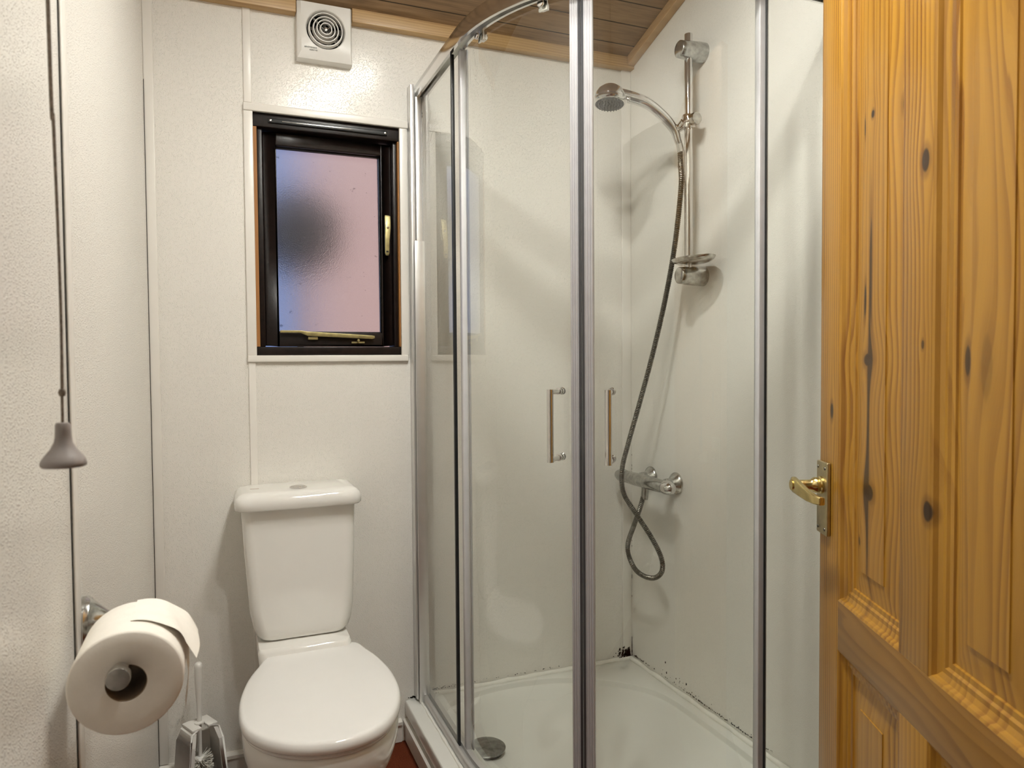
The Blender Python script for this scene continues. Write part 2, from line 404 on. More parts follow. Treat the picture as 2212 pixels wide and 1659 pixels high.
# plastic cover strips
def strip(name, ext, label, bev=.0025):
    return struct(boxo(name, ext, M['wallsmooth'], None, bev), label, 'trim')
t_ = .006
strip('trim_1', (.082, .105, YB-t_, YB, 2.022, 2.345), 'white cover strip from the ceiling down to the window')
strip('trim_2', (.080, .577, YB-.012, YB, 1.997, 2.020), 'white strip along the top of the window')
strip('trim_3', (.080, .1065, YB-.009, YB, 1.270, 1.997), 'white strip down the left side of the window')
strip('trim_4', (.5485, .574, YB-.009, YB, 1.270, 1.997), 'white strip down the right side of the window')
strip('trim_5', (.080, .5705, YB-.012, YB, 1.2505, 1.2705), 'white strip under the window')
strip('trim_6', (.082, .103, YB-t_, YB, .085, 1.2505), 'white cover strip from the window down behind the cistern')
strip('trim_7', (XL, -.157, YB-.008, YB, .08, 2.345), 'white cover strip in the left corner')
strip('trim_8', (1.370, XR, YB-.008, YB, .14, 2.31), 'white cover strip in the shower corner')
strip('trim_9', (XL, XL+.004, 1.085, 1.118, 0, 2.62), 'narrow white joint strip on the left wall')
struct(boxo('trim_10', (XL, XL+.0008, 1.0815, 1.085, 0, 2.62), M['mould']), 'thin dark gap beside the joint strip on the left wall', 'trim')
struct(boxo('trim_11', (XL, XL+.0015, YB-.0095, YB-.008, .08, 2.05), M['black']), 'thin dark gap down the left corner', 'trim')

# pine battens under the ceiling
bm = B(); box(bm, XL, .2335, 2.268, YB, 2.297, 2.343)
struct(fin(bm, 'trim_12', M['batten'], None, .002), 'pine batten under the ceiling left of the fan', 'trim')
bm = B(); box(bm, .400, XR, 2.268, YB, 2.297, 2.343)
struct(fin(bm, 'trim_13', M['batten'], None, .002), 'pine batten under the ceiling right of the fan', 'trim')
bm = B()
ya, yb = YF, 2.2675
r1 = [(XR-.030, ya, ceil_z(ya)-.036), (XR, ya, ceil_z(ya)-.036), (XR, ya, ceil_z(ya)+.005), (XR-.030, ya, ceil_z(ya)+.005)]
r2 = [(XR-.030, yb, ceil_z(yb)-.031), (XR, yb, ceil_z(yb)-.031), (XR, yb, ceil_z(yb)+.005), (XR-.030, yb, ceil_z(yb)+.005)]
loft(bm, [r1, r2])
struct(fin(bm, 'trim_14', M['battenside'], None, .003), 'pine batten climbing the right wall under the ceiling', 'trim')
# batten fixings
o13 = bpy.data.objects['trim_13']

# skirting
bm = B(); sk = [(0, .004), (.011, .004), (.011, .058), (.017, .062), (.017, .072), (.010, .078), (0, .078)]
ring = lambda x: [(x, YB-o, z) for o, z in sk]
loft(bm, [ring(XL+.001), ring(.5325)])
struct(fin(bm, 'baseboard_back', M['wallsmooth']), 'white skirting along the back wall behind the toilet', 'baseboard')

# ------------------------------------------------------------------ window
win = empty('window_1', (.328, YB, WZ0), 'small dark brown window with frosted glass in the back wall', 'window', kind='structure')
bm = B()
box(bm, WX0, WX1, 2.304, 2.40, 1.957, WZ1); box(bm, WX0, WX1, 2.306, 2.40, WZ0, 1.297)
box(bm, .117, .1335, 2.318, 2.40, 1.297, 1.957); box(bm, .5315, .545, 2.318, 2.40, 1.297, 1.957)
fin(bm, 'outer_frame', M['darkwood'], win, .0025)
bm = B()
box(bm, .1345, .1725, 2.338, 2.385, 1.301, 1.953); box(bm, .4975, .5305, 2.338, 2.385, 1.301, 1.953)
box(bm, .1725, .4975, 2.338, 2.385, 1.916, 1.953); box(bm, .1725, .4975, 2.338, 2.385, 1.301, 1.343)
sash = fin(bm, 'sash', M['darkwood'], win, .003)
bm = B()
for (a, b, c, d) in ((.1725, .176, 1.343, 1.916), (.494, .4975, 1.343, 1.916), (.1725, .4975, 1.9125, 1.916), (.1725, .4975, 1.343, 1.3465)):
    box(bm, a, b, 2.358, 2.372, c, d)
fin(bm, 'glazing_bead', M['black'], sash, .001)
boxo('pane', (.170, .500, 2.372, 2.376, 1.340, 1.919), M['frosted'], win)
tag(boxo('jamb_strip', (WX0+.0003, .117, 2.3045, 2.345, 1.2975, 1.9565), M['barewood'], win), 'bare orange wood strip left of the dark frame')
tag(boxo('jamb_strip', (.545, WX1-.0003, 2.3045, 2.40, 1.2975, 1.9565), M['barewood'], win), 'bare orange wood strip right of the dark frame')
bm = B(); box(bm, .150, .512, 2.2975, 2.304, 1.970, 1.984); tv = fin(bm, 'trickle_vent', M['black'], win, .0025)
bm = B(); box(bm, .19, .40, 2.2965, 2.2975, 1.9755, 1.978); fin(bm, 'vent_slot', M['chromedull'], tv, .0004)
for x in (.157, .505):
    bm = B(); lathe(bm, [(.0035, 0), (.003, .0015), (0, .002)], (x, 2.2978, 1.977), (0, -1, 0), 12); fin(bm, 'screw', M['chrome'], tv)
# casement handle on the right stile
hd = tag(boxo('window_handle', (.5075, .5225, 2.334, 2.338, 1.655, 1.725), M['brasspale'], win, .003), 'worn brass casement handle')
bm = B()
loft(bm, [[(.505, 2.325, 1.72), (.5245, 2.325, 1.722), (.5245, 2.334, 1.722), (.505, 2.334, 1.72)],
          [(.5045, 2.316, 1.685), (.5235, 2.316, 1.685), (.5235, 2.330, 1.685), (.5045, 2.330, 1.685)],
          [(.503, 2.314, 1.64), (.5185, 2.314, 1.64), (.5185, 2.323, 1.64), (.503, 2.323, 1.64)],
          [(.5035, 2.316, 1.60), (.518, 2.316, 1.60), (.518, 2.323, 1.60), (.5035, 2.323, 1.60)],
          [(.5065, 2.317, 1.592), (.515, 2.317, 1.592), (.515, 2.323, 1.592), (.5065, 2.323, 1.592)]])
fin(bm, 'lever', M['brasspale'], hd, .002)
bm = B(); lathe(bm, [(.0045, 0), (.004, .002), (0, .0025)], (.5135, 2.3165, 1.682), (0, -1, 0), 14); fin(bm, 'key_lock', M['chrome'], hd)
bm = B(); box(bm, .507, .5145, 2.3148, 2.316, 1.602, 1.607); fin(bm, 'slot', M['black'], hd)
# casement stay along the bottom rail
bm = B()
loft(bm, [[(.176, y, 1.340) , (.176, y, 1.348)][::1] + [(.176, y2, 1.348), (.176, y2, 1.340)] for y, y2 in ((2.322, 2.327),)] +
         [[(x, 2.322, zb), (x, 2.322, zt), (x, 2.327, zt), (x, 2.327, zb)] for x, zb, zt in ((.238, 1.340, 1.348), (.258, 1.331, 1.345), (.46, 1.322, 1.334), (.468, 1.325, 1.332))])
st = fin(bm, 'window_stay', M['brasspale'], win, .0012); tag(st, 'worn brass casement stay')
bm = B(); tube(bm, [(.415, 2.337, 1.318), (.415, 2.319, 1.318)], .004, 10); box(bm, .395, .436, 2.330, 2.338, 1.309, 1.314); fin(bm, 'peg', M['brasspale'], st)
bm = B(); box(bm, .26, .29, 2.328, 2.338, 1.319, 1.329); fin(bm, 'pivot_plate', M['brasspale'], st, .002)

sun = bpy.data.lights.new('added_wall_sun', 'SUN'); sun.energy = 2.7; sun.color = (1, .76, .58); sun.angle = .02  # added sun that brightens and warms the outside wall, not a known source
so = bpy.data.objects.new('added_wall_sun', sun); COL.objects.link(so); so.rotation_euler = (rad(42), 0, rad(-12))
# what stands outside: a neighbouring rendered wall and a dark hedge, seen blurred through the pane
ow = boxo('neighbour_wall', (.43, 5.0, 4.0, 4.2, -.5, 3.4), plain('pink_rendered_wall', (.80, .60, .50), .9, nscale=9, namp=.05))
struct(ow, 'pinkish outside wall blurred behind the frosted window', 'wall')
struct(boxo('ground', (-6, 6, 2.45, 12, -.6, -.5), plain('outside_ground', (.30, .29, .28), .9)), 'grey ground outside the window', 'ground')
bm = B(); bmesh.ops.create_icosphere(bm, subdivisions=4, radius=1)
for v_ in bm.verts:
    v_.co *= 1 + .14*math.sin(v_.co.x*9+1)*math.sin(v_.co.y*11)*math.sin(v_.co.z*8)
    v_.co = Vector((.31 + v_.co.x*.19, 3.2 + v_.co.y*.2, 1.80 + v_.co.z*.17))
bush = fin(bm, 'shrub_top', plain('dark_leaves', (.012, .014, .014), .9, nscale=40, namp=.5))
tag(bush, 'dark shrub top blurred behind the frosted window', 'shrub')
bm = B(); tube(bm, [(.33, 3.25, -.5), (.33, 3.25, 1.72)], [.02, .012], 10); fin(bm, 'stem', plain('bark', (.06, .045, .035), .9), bush)

# ------------------------------------------------------------------ extractor fan
FX0, FX1, FZ0, FZ1 = .2345, .3985, 2.163, 2.333
fcx, fcz = .3185, 2.254
fan = empty('extractor_fan', (fcx, YB, fcz), 'square white extractor fan with round grille under the ceiling', 'fan')
bm = B(); n = 48
def sq(y, x0, x1, z0, z1):
    pts = []
    for k in range(n):
        a = 2*math.pi*k/n; c, s = math.cos(a), math.sin(a); m = max(abs(c), abs(s))
        pts.append(((x0+x1)/2 + (x1-x0)/2*c/m, y, (z0+z1)/2 + (z1-z0)/2*s/m))
    return pts
def circ(y, r): return [(fcx + r*math.cos(2*math.pi*k/n), y, fcz + r*math.sin(2*math.pi*k/n)) for k in range(n)]
loft(bm, [sq(YB, FX0, FX1, FZ0, FZ1), sq(2.276, FX0, FX1, FZ0, FZ1), sq(2.268, FX0+.001, FX1-.001, FZ0+.002, FZ1-.001),
          sq(2.259, FX0+.012, FX1-.006, FZ0+.022, FZ1-.003), circ(2.256, .0605), circ(2.258, .058), circ(2.272, .0545), circ(2.286, .054)], True, False)
body = fin(bm, 'housing', M['plastic'], fan, angle=30)
bm = B(); lathe(bm, [(.054, 0), (0, 0)], (fcx, 2.288, fcz), (0, -1, 0), 48); fin(bm, 'duct', M['darkvoid'], fan)
gr = None
bm = B()
for r, y in ((.0485, 2.262), (.0365, 2.259), (.0265, 2.257), (.0165, 2.2555)):
    lathe(bm, [(r, 0), (r+.0036, 0), (r+.0012, .013), (r-.0012, .013), (r, 0)], (fcx, y+.006, fcz), (0, -1, 0), 48, False, False)
for a in (225, 315, 45, 135):
    d = Vector((math.cos(rad(a)), 0, math.sin(rad(a))))
    tube(bm, [Vector((fcx, 2.267, fcz))+d*.006, Vector((fcx, 2.270, fcz))+d*.056], .0008, 6)
fin(bm, 'grille', M['plastic'], fan)
bm = B(); lathe(bm, [(.007, 0), (.007, .010), (.0055, .0145), (0, .016)], (fcx, 2.267, fcz), (0, -1, 0), 24); fin(bm, 'hub_cap', M['chrome'], fan)
imp = None
bm = B(); lathe(bm, [(.019, 0), (.019, .006), (.012, .010), (0, .010)], (fcx, 2.2865, fcz), (0, -1, 0), 32)
for k in range(9):
    a = rad(40*k+8)
    r0, r1 = .017, .050
    def P(r, da, y): return (fcx + r*math.cos(a+da), y, fcz + r*math.sin(a+da))
    q = [P(r0, -.18, 2.284), P(r1, -.12, 2.285), P(r1, .16, 2.276), P(r0, .3, 2.277)]
    f0 = [bm.verts.new(p) for p in q]; f1 = [bm.verts.new((p[0], p[1]+.0015, p[2])) for p in q]
    bm.faces.new(f0); bm.faces.new(f1[::-1])
    for i in range(4): bm.faces.new((f0[i], f0[(i+1) % 4], f1[(i+1) % 4], f1[i]))
fin(bm, 'impeller', M['blade'], fan)
def text(name, s, size, origin, mat, parent, xdir=(1, 0, 0), depth=.0003, sx=1):
    cu = bpy.data.curves.new(name, 'FONT'); cu.body = s; cu.size = size; cu.extrude = depth; cu.resolution_u = 3
    o = bpy.data.objects.new(name, cu); COL.objects.link(o)
    bpy.context.view_layer.update()
    me = bpy.data.meshes.new_from_object(o.evaluated_get(bpy.context.evaluated_depsgraph_get()))
    bpy.data.objects.remove(o)
    x = Vector(xdir); z = Vector((0, 0, 1)); y = x.cross(z)
    m = Matrix((x*sx, z, -y)).transposed().to_4x4(); m.translation = origin
    me.transform(m); me.materials.clear()
    return link(name, me, mat, parent)
text('lettering', 'envirovent', .0085, (.2545, 2.2566, 2.1930), M['ink'], fan, sx=1.0)
text('lettering', 'SILENT 100', .0046, (.2695, 2.2574, 2.1862), M['ink'], fan, sx=1.05)

# ------------------------------------------------------------------ toilet
toi = empty('toilet', (.215, 1.95, 0), 'white close coupled toilet with its lid down under the window', 'toilet')
LID = [(.345, 2.094), (.232, 2.104), (.123, 2.092), (.078, 2.010), (.046, 1.918), (.028, 1.806), (.033, 1.698), (.066, 1.625), (.119, 1.574), (.182, 1.546),
       (.25, 1.542), (.314, 1.567), (.364, 1.626), (.399, 1.722), (.407, 1.830), (.396, 1.938), (.374, 2.025)]
LO = [Vector((p.x, p.y)) for p in catmull([(x, y, 0) for x, y in LID], 6)]
LC = Vector((.2175, 1.83))
def lid_ring(s, z, dy=0, sy=None): return [((LC.x + (p.x-LC.x)*s), LC.y + (p.y-LC.y)*(sy or s) + dy, z) for p in LO]
bm = B()
loft(bm, [lid_ring(.955, .4100), lid_ring(.985, .4115), lid_ring(1.0, .4170), lid_ring(1.0, .4260), lid_ring(.990, .4345), lid_ring(.972, .4385), lid_ring(.945, .4400), lid_ring(.80, .4405), lid_ring(.4, .4412), lid_ring(.02, .4415)])
fin(bm, 'seat_lid', M['seat'], toi, angle=60)
bm = B()
loft(bm, [lid_ring(.93, .3975), lid_ring(.955, .3990), lid_ring(.962, .4030), lid_ring(.945, .4085)])
fin(bm, 'seat', M['seat'], toi, angle=60)
bm = B()
rows = [(.945, .3970, 0), (.965, .388, 0), (.968, .372, 0), (.955, .345, 0), (.915, .310, .004), (.845, .275, .012), (.755, .240, .025), (.655, .200, .040), (.565, .150, .055), (.52, .095, .06), (.53, .04, .06), (.555, 0, .06)]
loft(bm, [lid_ring(s, z, dy) for s, z, dy in rows][::-1])
fin(bm, 'bowl', M['ceramic'], toi, angle=60)
bm = B()
rings = []
for z, x0, x1, y0, y1, r in ((.0, .125, .315, 1.95, 2.285, .03), (.25, .120, .318, 1.98, 2.285, .03), (.36, .093, .332, 2.02, 2.285, .03), (.42, .086, .338, 2.055, 2.285, .025), (.448, .084, .339, 2.062, 2.285, .02), (.4575, .088, .335, 2.068, 2.283, .016)):
    rings.append([(x, y, z) for x, y in rrect(x0, x1, y0, y1, r)])
loft(bm, rings)
fin(bm, 'cistern_shelf', M['ceramic'], toi, angle=60)
bm = B(); rings = []
for z, x0, x1, y0, y1, r in ((.4585, .115, .312, 2.140, 2.285, .03), (.4595, .102, .325, 2.128, 2.288, .034), (.464, .093, .334, 2.120, 2.291, .036), (.478, .083, .343, 2.114, 2.293, .036), (.50, .075, .350, 2.112, 2.294, .034), (.545, .067, .355, 2.111, 2.295, .032), (.70, .056, .361, 2.114, 2.295, .030), (.838, .049, .3655, 2.121, 2.295, .030), (.846, .049, .3655, 2.121, 2.295, .03)):
    rings.append([(x, y, z) for x, y in rrect(x0, x1, y0, y1, r, 8)])
loft(bm, rings)
cis = fin(bm, 'cistern', M['ceramic'], toi, angle=60)
bm = B(); rings = []
for z, i, r in ((.836, .010, .03), (.837, .004, .034), (.841, .0, .037), (.858, .0, .038), (.870, .004, .036), (.878, .012, .03), (.8825, .022, .025), (.884, .04, .02)):
    rings.append([(x, y, z) for x, y in rrect(.032+i, .381-i, 2.092+i, 2.296-i*.4, r, 8)])
loft(bm, rings)
lid = fin(bm, 'cistern_lid', M['ceramic'], cis, angle=60)
bm = B(); lathe(bm, [(.0245, 0), (.0245, .003), (.022, .0045), (.0195, .0045), (.019, .003), (.018, .0055), (.016, .0065), (0, .0068)], (.2075, 2.171, .8835), n=36)
box(bm, .2070, .2080, 2.154, 2.188, .8890, .8905)
tag(fin(bm, 'flush_button', M['chrome'], cis), 'round chrome dual flush button')
boxo('maker_mark', (.076, .100, 2.1965, 2.1985, .8835, .8846), M['redmark'], cis)
o = bpy.data.objects

# ------------------------------------------------------------------ shower tray
ACX, ACY = 1.147, 1.85
def plan(off, y_start=YB, x_end=XR, n=28, R=.55):
    """line of the enclosure front, offset inwards: (x, y, inward nx, ny)"""
    pts = [(ACX-R+off, y_start, 1, 0)]
    for k in range(n+1):
        a = rad(90*k/n); pts.append((ACX-(R-off)*math.cos(a), ACY-(R-off)*math.sin(a), math.cos(a), math.sin(a)))
    pts.append((x_end, ACY-R+off, 0, 1)); return pts
tray = empty('shower_tray', (1.0, 1.8, 0), 'white quadrant shower tray with dark mould along its sealed edges', 'shower tray')
bm = B()
OUT = [(x, y) for x, y, _, _ in plan(-.052)]
OUT = OUT + [(XR-.0005, YB-.0005), ]
OUT[0] = (OUT[0][0], YB-.0005); OUT[-2] = (XR-.0005, OUT[-2][1])
# inner basin outline, a rounded curve; sampled by angle from the tray middle so both outlines pair up
BAS = catmull([(.668, 2.215, 0), (.80, 2.262, 0), (.92, 2.272, 0), (1.04, 2.256, 0), (1.13, 2.224, 0), (1.213, 2.172, 0), (1.30, 2.088, 0), (1.348, 1.99, 0), (1.358, 1.84, 0), (1.357, 1.60, 0), (1.345, 1.42, 0), (1.25, 1.365, 0),
               (1.10, 1.372, 0), (.96, 1.412, 0), (.82, 1.512, 0), (.715, 1.655, 0), (.672, 1.80, 0), (.660, 1.95, 0), (.655, 2.10, 0)], 6)
CB = Vector((1.02, 1.84))
def polar(poly, n=120):
    P_ = [Vector((p[0], p[1])) for p in poly]; out = []
    for k in range(n):
        a = 2*math.pi*k/n; d = Vector((math.cos(a), math.sin(a))); best = None
        for i in range(len(P_)):
            p, q = P_[i]-CB, P_[(i+1) % len(P_)]-CB; e = q-p
            den = d.x*e.y - d.y*e.x
            if abs(den) < 1e-12: continue
            t = (p.x*e.y - p.y*e.x)/den; s = (p.x*d.y - p.y*d.x)/den
            if t > 0 and -1e-6 <= s <= 1+1e-6 and (best is None or t > best): best = t
        out.append(CB + d*best)
    return out
NP = 240
po, pb = polar(OUT, NP), polar([(p.x, p.y) for p in BAS], NP)
def pr(base, s, z): return [(CB.x + (p.x-CB.x)*s, CB.y + (p.y-CB.y)*s, z) for p in base]
loft(bm, [pr(po, .975, .090), pr(po, .996, .092), pr(po, 1.0, .098), pr(po, 1.0, .131), pr(po, .9975, .1365), pr(po, .992, .138),
          pr(pb, 1.005, .1381), pr(pb, 1.002, .1376), pr(pb, 1.0, .1358), pr(pb, .9985, .1225), pr(pb, .9955, .1195), pr(pb, .985, .1185), pr(pb, .88, .1140), pr(pb, .6, .103), pr(pb, .15, .101)])
fin(bm, 'basin', M['acrylic'], tray, angle=50)
# riser panel and its skirting below the lip
bm = B(); sweep(bm, plan(-.036, YB-.0005, XR-.0005), [(0, .002), (0, .094), (.012, .094), (.012, .002)]); fin(bm, 'riser_panel', M['wallsmooth'], tray)
bm = B(); sweep(bm, plan(-.056, YB-.0005, XR-.0005), [(.004, .002), (.004, .058), (-.002, .061), (-.002, .071), (.004, .076), (.0195, .076), (.0195, .002)]); fin(bm, 'riser_skirting', M['wallsmooth'], tray)
# sealant beads
def bead(bm, pts, r):
    P2 = []; 
    for i in range(len(pts)-1):
        a, b = Vector(pts[i]), Vector(pts[i+1])
        for k in range(24):
            t = k/24; q = a.lerp(b, t); q += Vector((0, 0, .0012*math.sin(37*t+i) + .0007*math.sin(90*t))); P2.append(q)
    P2.append(Vector(pts[-1])); tube(bm, P2, [r*(1+.16*math.sin(i*1.7)) for i in range(len(P2))], 10)
bm = B(); bead(bm, [(.617, YB-.0095, .141), (XR-.010, YB-.0095, .141)], .0080); bead(bm, [(XR-.0095, YB-.010, .141), (XR-.0095, 1.31, .141)], .0080)
fin(bm, 'sealant', M['sealant'], tray)
bm = B(); P2 = [(x, y, .1395 + .0008*math.sin(i*2.1)) for i, (x, y, _, _) in enumerate(plan(-.006, YB-.004, XR-.004, 60))]
P2 = [(P2[0][0], YB-.004-k*(YB-.004-ACY)/20, .1393+.0012*math.sin(k*1.9)) for k in range(20)] + P2[1:]
tube(bm, P2, [.0045*(1+.35*math.sin(i*1.3)*math.sin(i*.37)) for i in range(len(P2))], 8); fin(bm, 'sealant', M['sealant'], tray)
# drain cover
dr = None
bm = B(); lathe(bm, [(.045, 0), (.047, .014), (.0555, .016), (.0562, .0195), (.052, .0225), (.03, .0255), (0, .0265)], (.698, 1.935, .1090), n=48)
tag(fin(bm, 'drain_cover', M['drain'], tray), 'round dull chrome drain cover')
# mould specks along the beads and in the corner
bm = B()
def blob(c, nrm, r, el=1.0, ang=0):
    nrm = Vector(nrm); a = Vector((0, 0, 1)) if abs(nrm.z) < .9 else Vector((1, 0, 0)); b = nrm.cross(a); a2, b2 = a*math.cos(ang)+b*math.sin(ang), b*math.cos(ang)-a*math.sin(ang)
    r *= 1.45; n_ = 9; lo = []
    for k in range(n_):
        q = 2*math.pi*k/n_; rr = r*random.uniform(.55, 1.25); lo.append(Vector(c) + a2*(rr*el*math.cos(q)) + b2*(rr*math.sin(q)))
    v0 = [bm.verts.new(p) for p in lo]; v1 = [bm.verts.new(p + nrm*.0006) for p in lo]
    bm.faces.new(v1)
    for k in range(n_): bm.faces.new((v0[k], v0[(k+1) % n_], v1[(k+1) % n_], v1[k]))
for i in range(170):                       # corner cluster on the back wall
    d = abs(random.gauss(0, .022)); h = abs(random.gauss(0, .013))
    blob((XR-.009-d, YB-.0082 if d < .036 else YB-.0004, .150+h), (0, -1, 0), random.uniform(.0005, .0022), random.uniform(1, 2.6))
for i in range(26): blob((XR-.008-abs(random.gauss(0, .02)), YB-.012, .1475+random.uniform(0, .003)), (0, -1, 0), random.uniform(.001, .0028), .8)
for i in range(34): blob((XR-.0009, YB-.0100, .150+.0021*i + random.uniform(-.001, .001)), (-1, 0, 0), random.uniform(.0006, .0020)*(1-i/60), 1.8)
for i in range(12): blob((XR-.0009, YB-.0100, .36+random.random()*.55), (-1, 0, 0), .0008, 3)
for i in range(190):                      # right wall above the bead
    y = random.choice((YB-.02-abs(random.gauss(0, .05)), random.uniform(1.52, 2.28), random.uniform(1.55, 2.0), random.gauss(1.87, .04), random.gauss(1.70, .05)))
    if y > YB-.01: continue
    blob((XR-.0004, y, .1515+abs(random.gauss(0, .0022))), (-1, 0, 0), random.uniform(.0005, .0018), random.uniform(.5, 1.0), random.choice((0, .4)))
for i in range(18): blob((XR-.0004, random.uniform(1.6, 2.1), .155+abs(random.gauss(0, .012))), (-1, 0, 0), random.uniform(.0005, .0013), 1.3)
for y, h in ((2.075, .055), (2.068, .022), (1.955, .028)): blob((XR-.0004, y, .150+h), (-1, 0, 0), .002, 1.6)
for i in range(40): blob((XR-.0128, random.uniform(1.5, 2.25), .1388), (0, 0, 1), random.uniform(.0006, .0018), .7, random.random())
for i in range(70):                       # back wall above the bead
    x = random.choice((random.uniform(.64, .70), random.uniform(.63, .80), random.gauss(1.0, .05), random.uniform(.65, 1.36)))
    blob((x, YB-.0004, .1515+abs(random.gauss(0, .0025))), (0, -1, 0), random.uniform(.0005, .0016), random.uniform(.5, 1))
for i in range(22): blob((random.uniform(.62, .72), YB-.0004, .153+abs(random.gauss(0, .006))), (0, -1, 0), random.uniform(.0004, .0012), .7)
for i in range(16): blob((.575+random.gauss(0, .012), YB-.0012, .1395+abs(random.gauss(0, .002))), (0, -1, 0), random.uniform(.001, .003), .8)
mo = fin(bm, 'mould_speck', M['mould'], tray, flat=True); mo['kind'] = 'stuff'

# ------------------------------------------------------------------ shower enclosure
enc = empty('shower_enclosure', (.60, YB, .14), 'clear glass quadrant shower enclosure with polished metal frame', 'shower enclosure')
ZB, ZT = .1395, 2.134
# wall channel at the back wall
bm = B()
box(bm, .578, .590, 2.262, YB, .147, ZT-.004); box(bm, .592, .6135, 2.252, YB, ZB, ZT-.045); box(bm, .590, .592, 2.268, YB, .147, ZT-.008)
box(bm, .5835, .6165, 2.248, 2.2515, ZB, ZT-.5)
fin(bm, 'wall_channel', M['alusatin'], enc, .002)
bm = B(); box(bm, XR-.040, XR, 1.294, 1.306, ZB, ZT-.004); box(bm, XR-.048, XR, 1.3075, 1.329, ZB, ZT-.045)
fin(bm, 'wall_channel', M['alusatin'], enc, .002)
# top and bottom rails follow the curve
bm = B(); sweep(bm, plan(0, YB-.003, XR-.002), [(0, ZT-.046), (0, ZT-.003), (.003, ZT), (.034, ZT), (.037, ZT-.003), (.037, ZT-.040), (.030, ZT-.040), (.030, ZT-.008), (.008, ZT-.008), (.008, ZT-.046)])
fin(bm, 'top_rail', M['alu'], enc, angle=50)
bm = B(); sweep(bm, plan(0, YB-.003, XR-.002), [(0, ZB), (0, ZB+.022), (.003, ZB+.025), (.010, ZB+.025), (.010, ZB+.016), (.020, ZB+.016), (.020, ZB+.028), (.034, ZB+.028), (.036, ZB+.024), (.036, ZB)])
fin(bm, 'bottom_rail', M['alugrey'], enc, angle=50)
# fixed panes
zg0, zg1 = ZB+.017, ZT-.010
bm = B(); box(bm, .609, .615, 1.932, 2.285, zg0, zg1); fp = fin(bm, 'fixed_pane', M['glass'], enc, flat=True)
bm = B(); box(bm, .6075, .6165, 1.9215, 1.9315, zg0, zg1-.03); fin(bm, 'edge_seal', M['black'], fp, .001)
bm = B(); box(bm, .6115, .6125, 2.2502, 2.2535, zg0, zg1-.04); fin(bm, 'channel_gasket', M['black'], fp)
bm = B(); lathe(bm, [(.004, 0), (.004, .0004), (0, .0004)], (.6088, 2.235, 2.022), (-1, 0, 0), 20)
lathe(bm, [(.003, 0), (.003, .0004), (0, .0004)], (.6088, 2.235, 2.032), (-1, 0, 0), 20); fin(bm, 'safety_mark', M['ink'], fp)
bm = B(); box(bm, 1.168, XR-.02, 1.312, 1.318, zg0, zg1); fp2 = fin(bm, 'fixed_pane', M['glass'], enc, flat=True)
bm = B(); box(bm, 1.1620, 1.1665, 1.3130, 1.3170, zg0, zg1-.03); fin(bm, 'edge_seal', M['black'], fp2, .001)
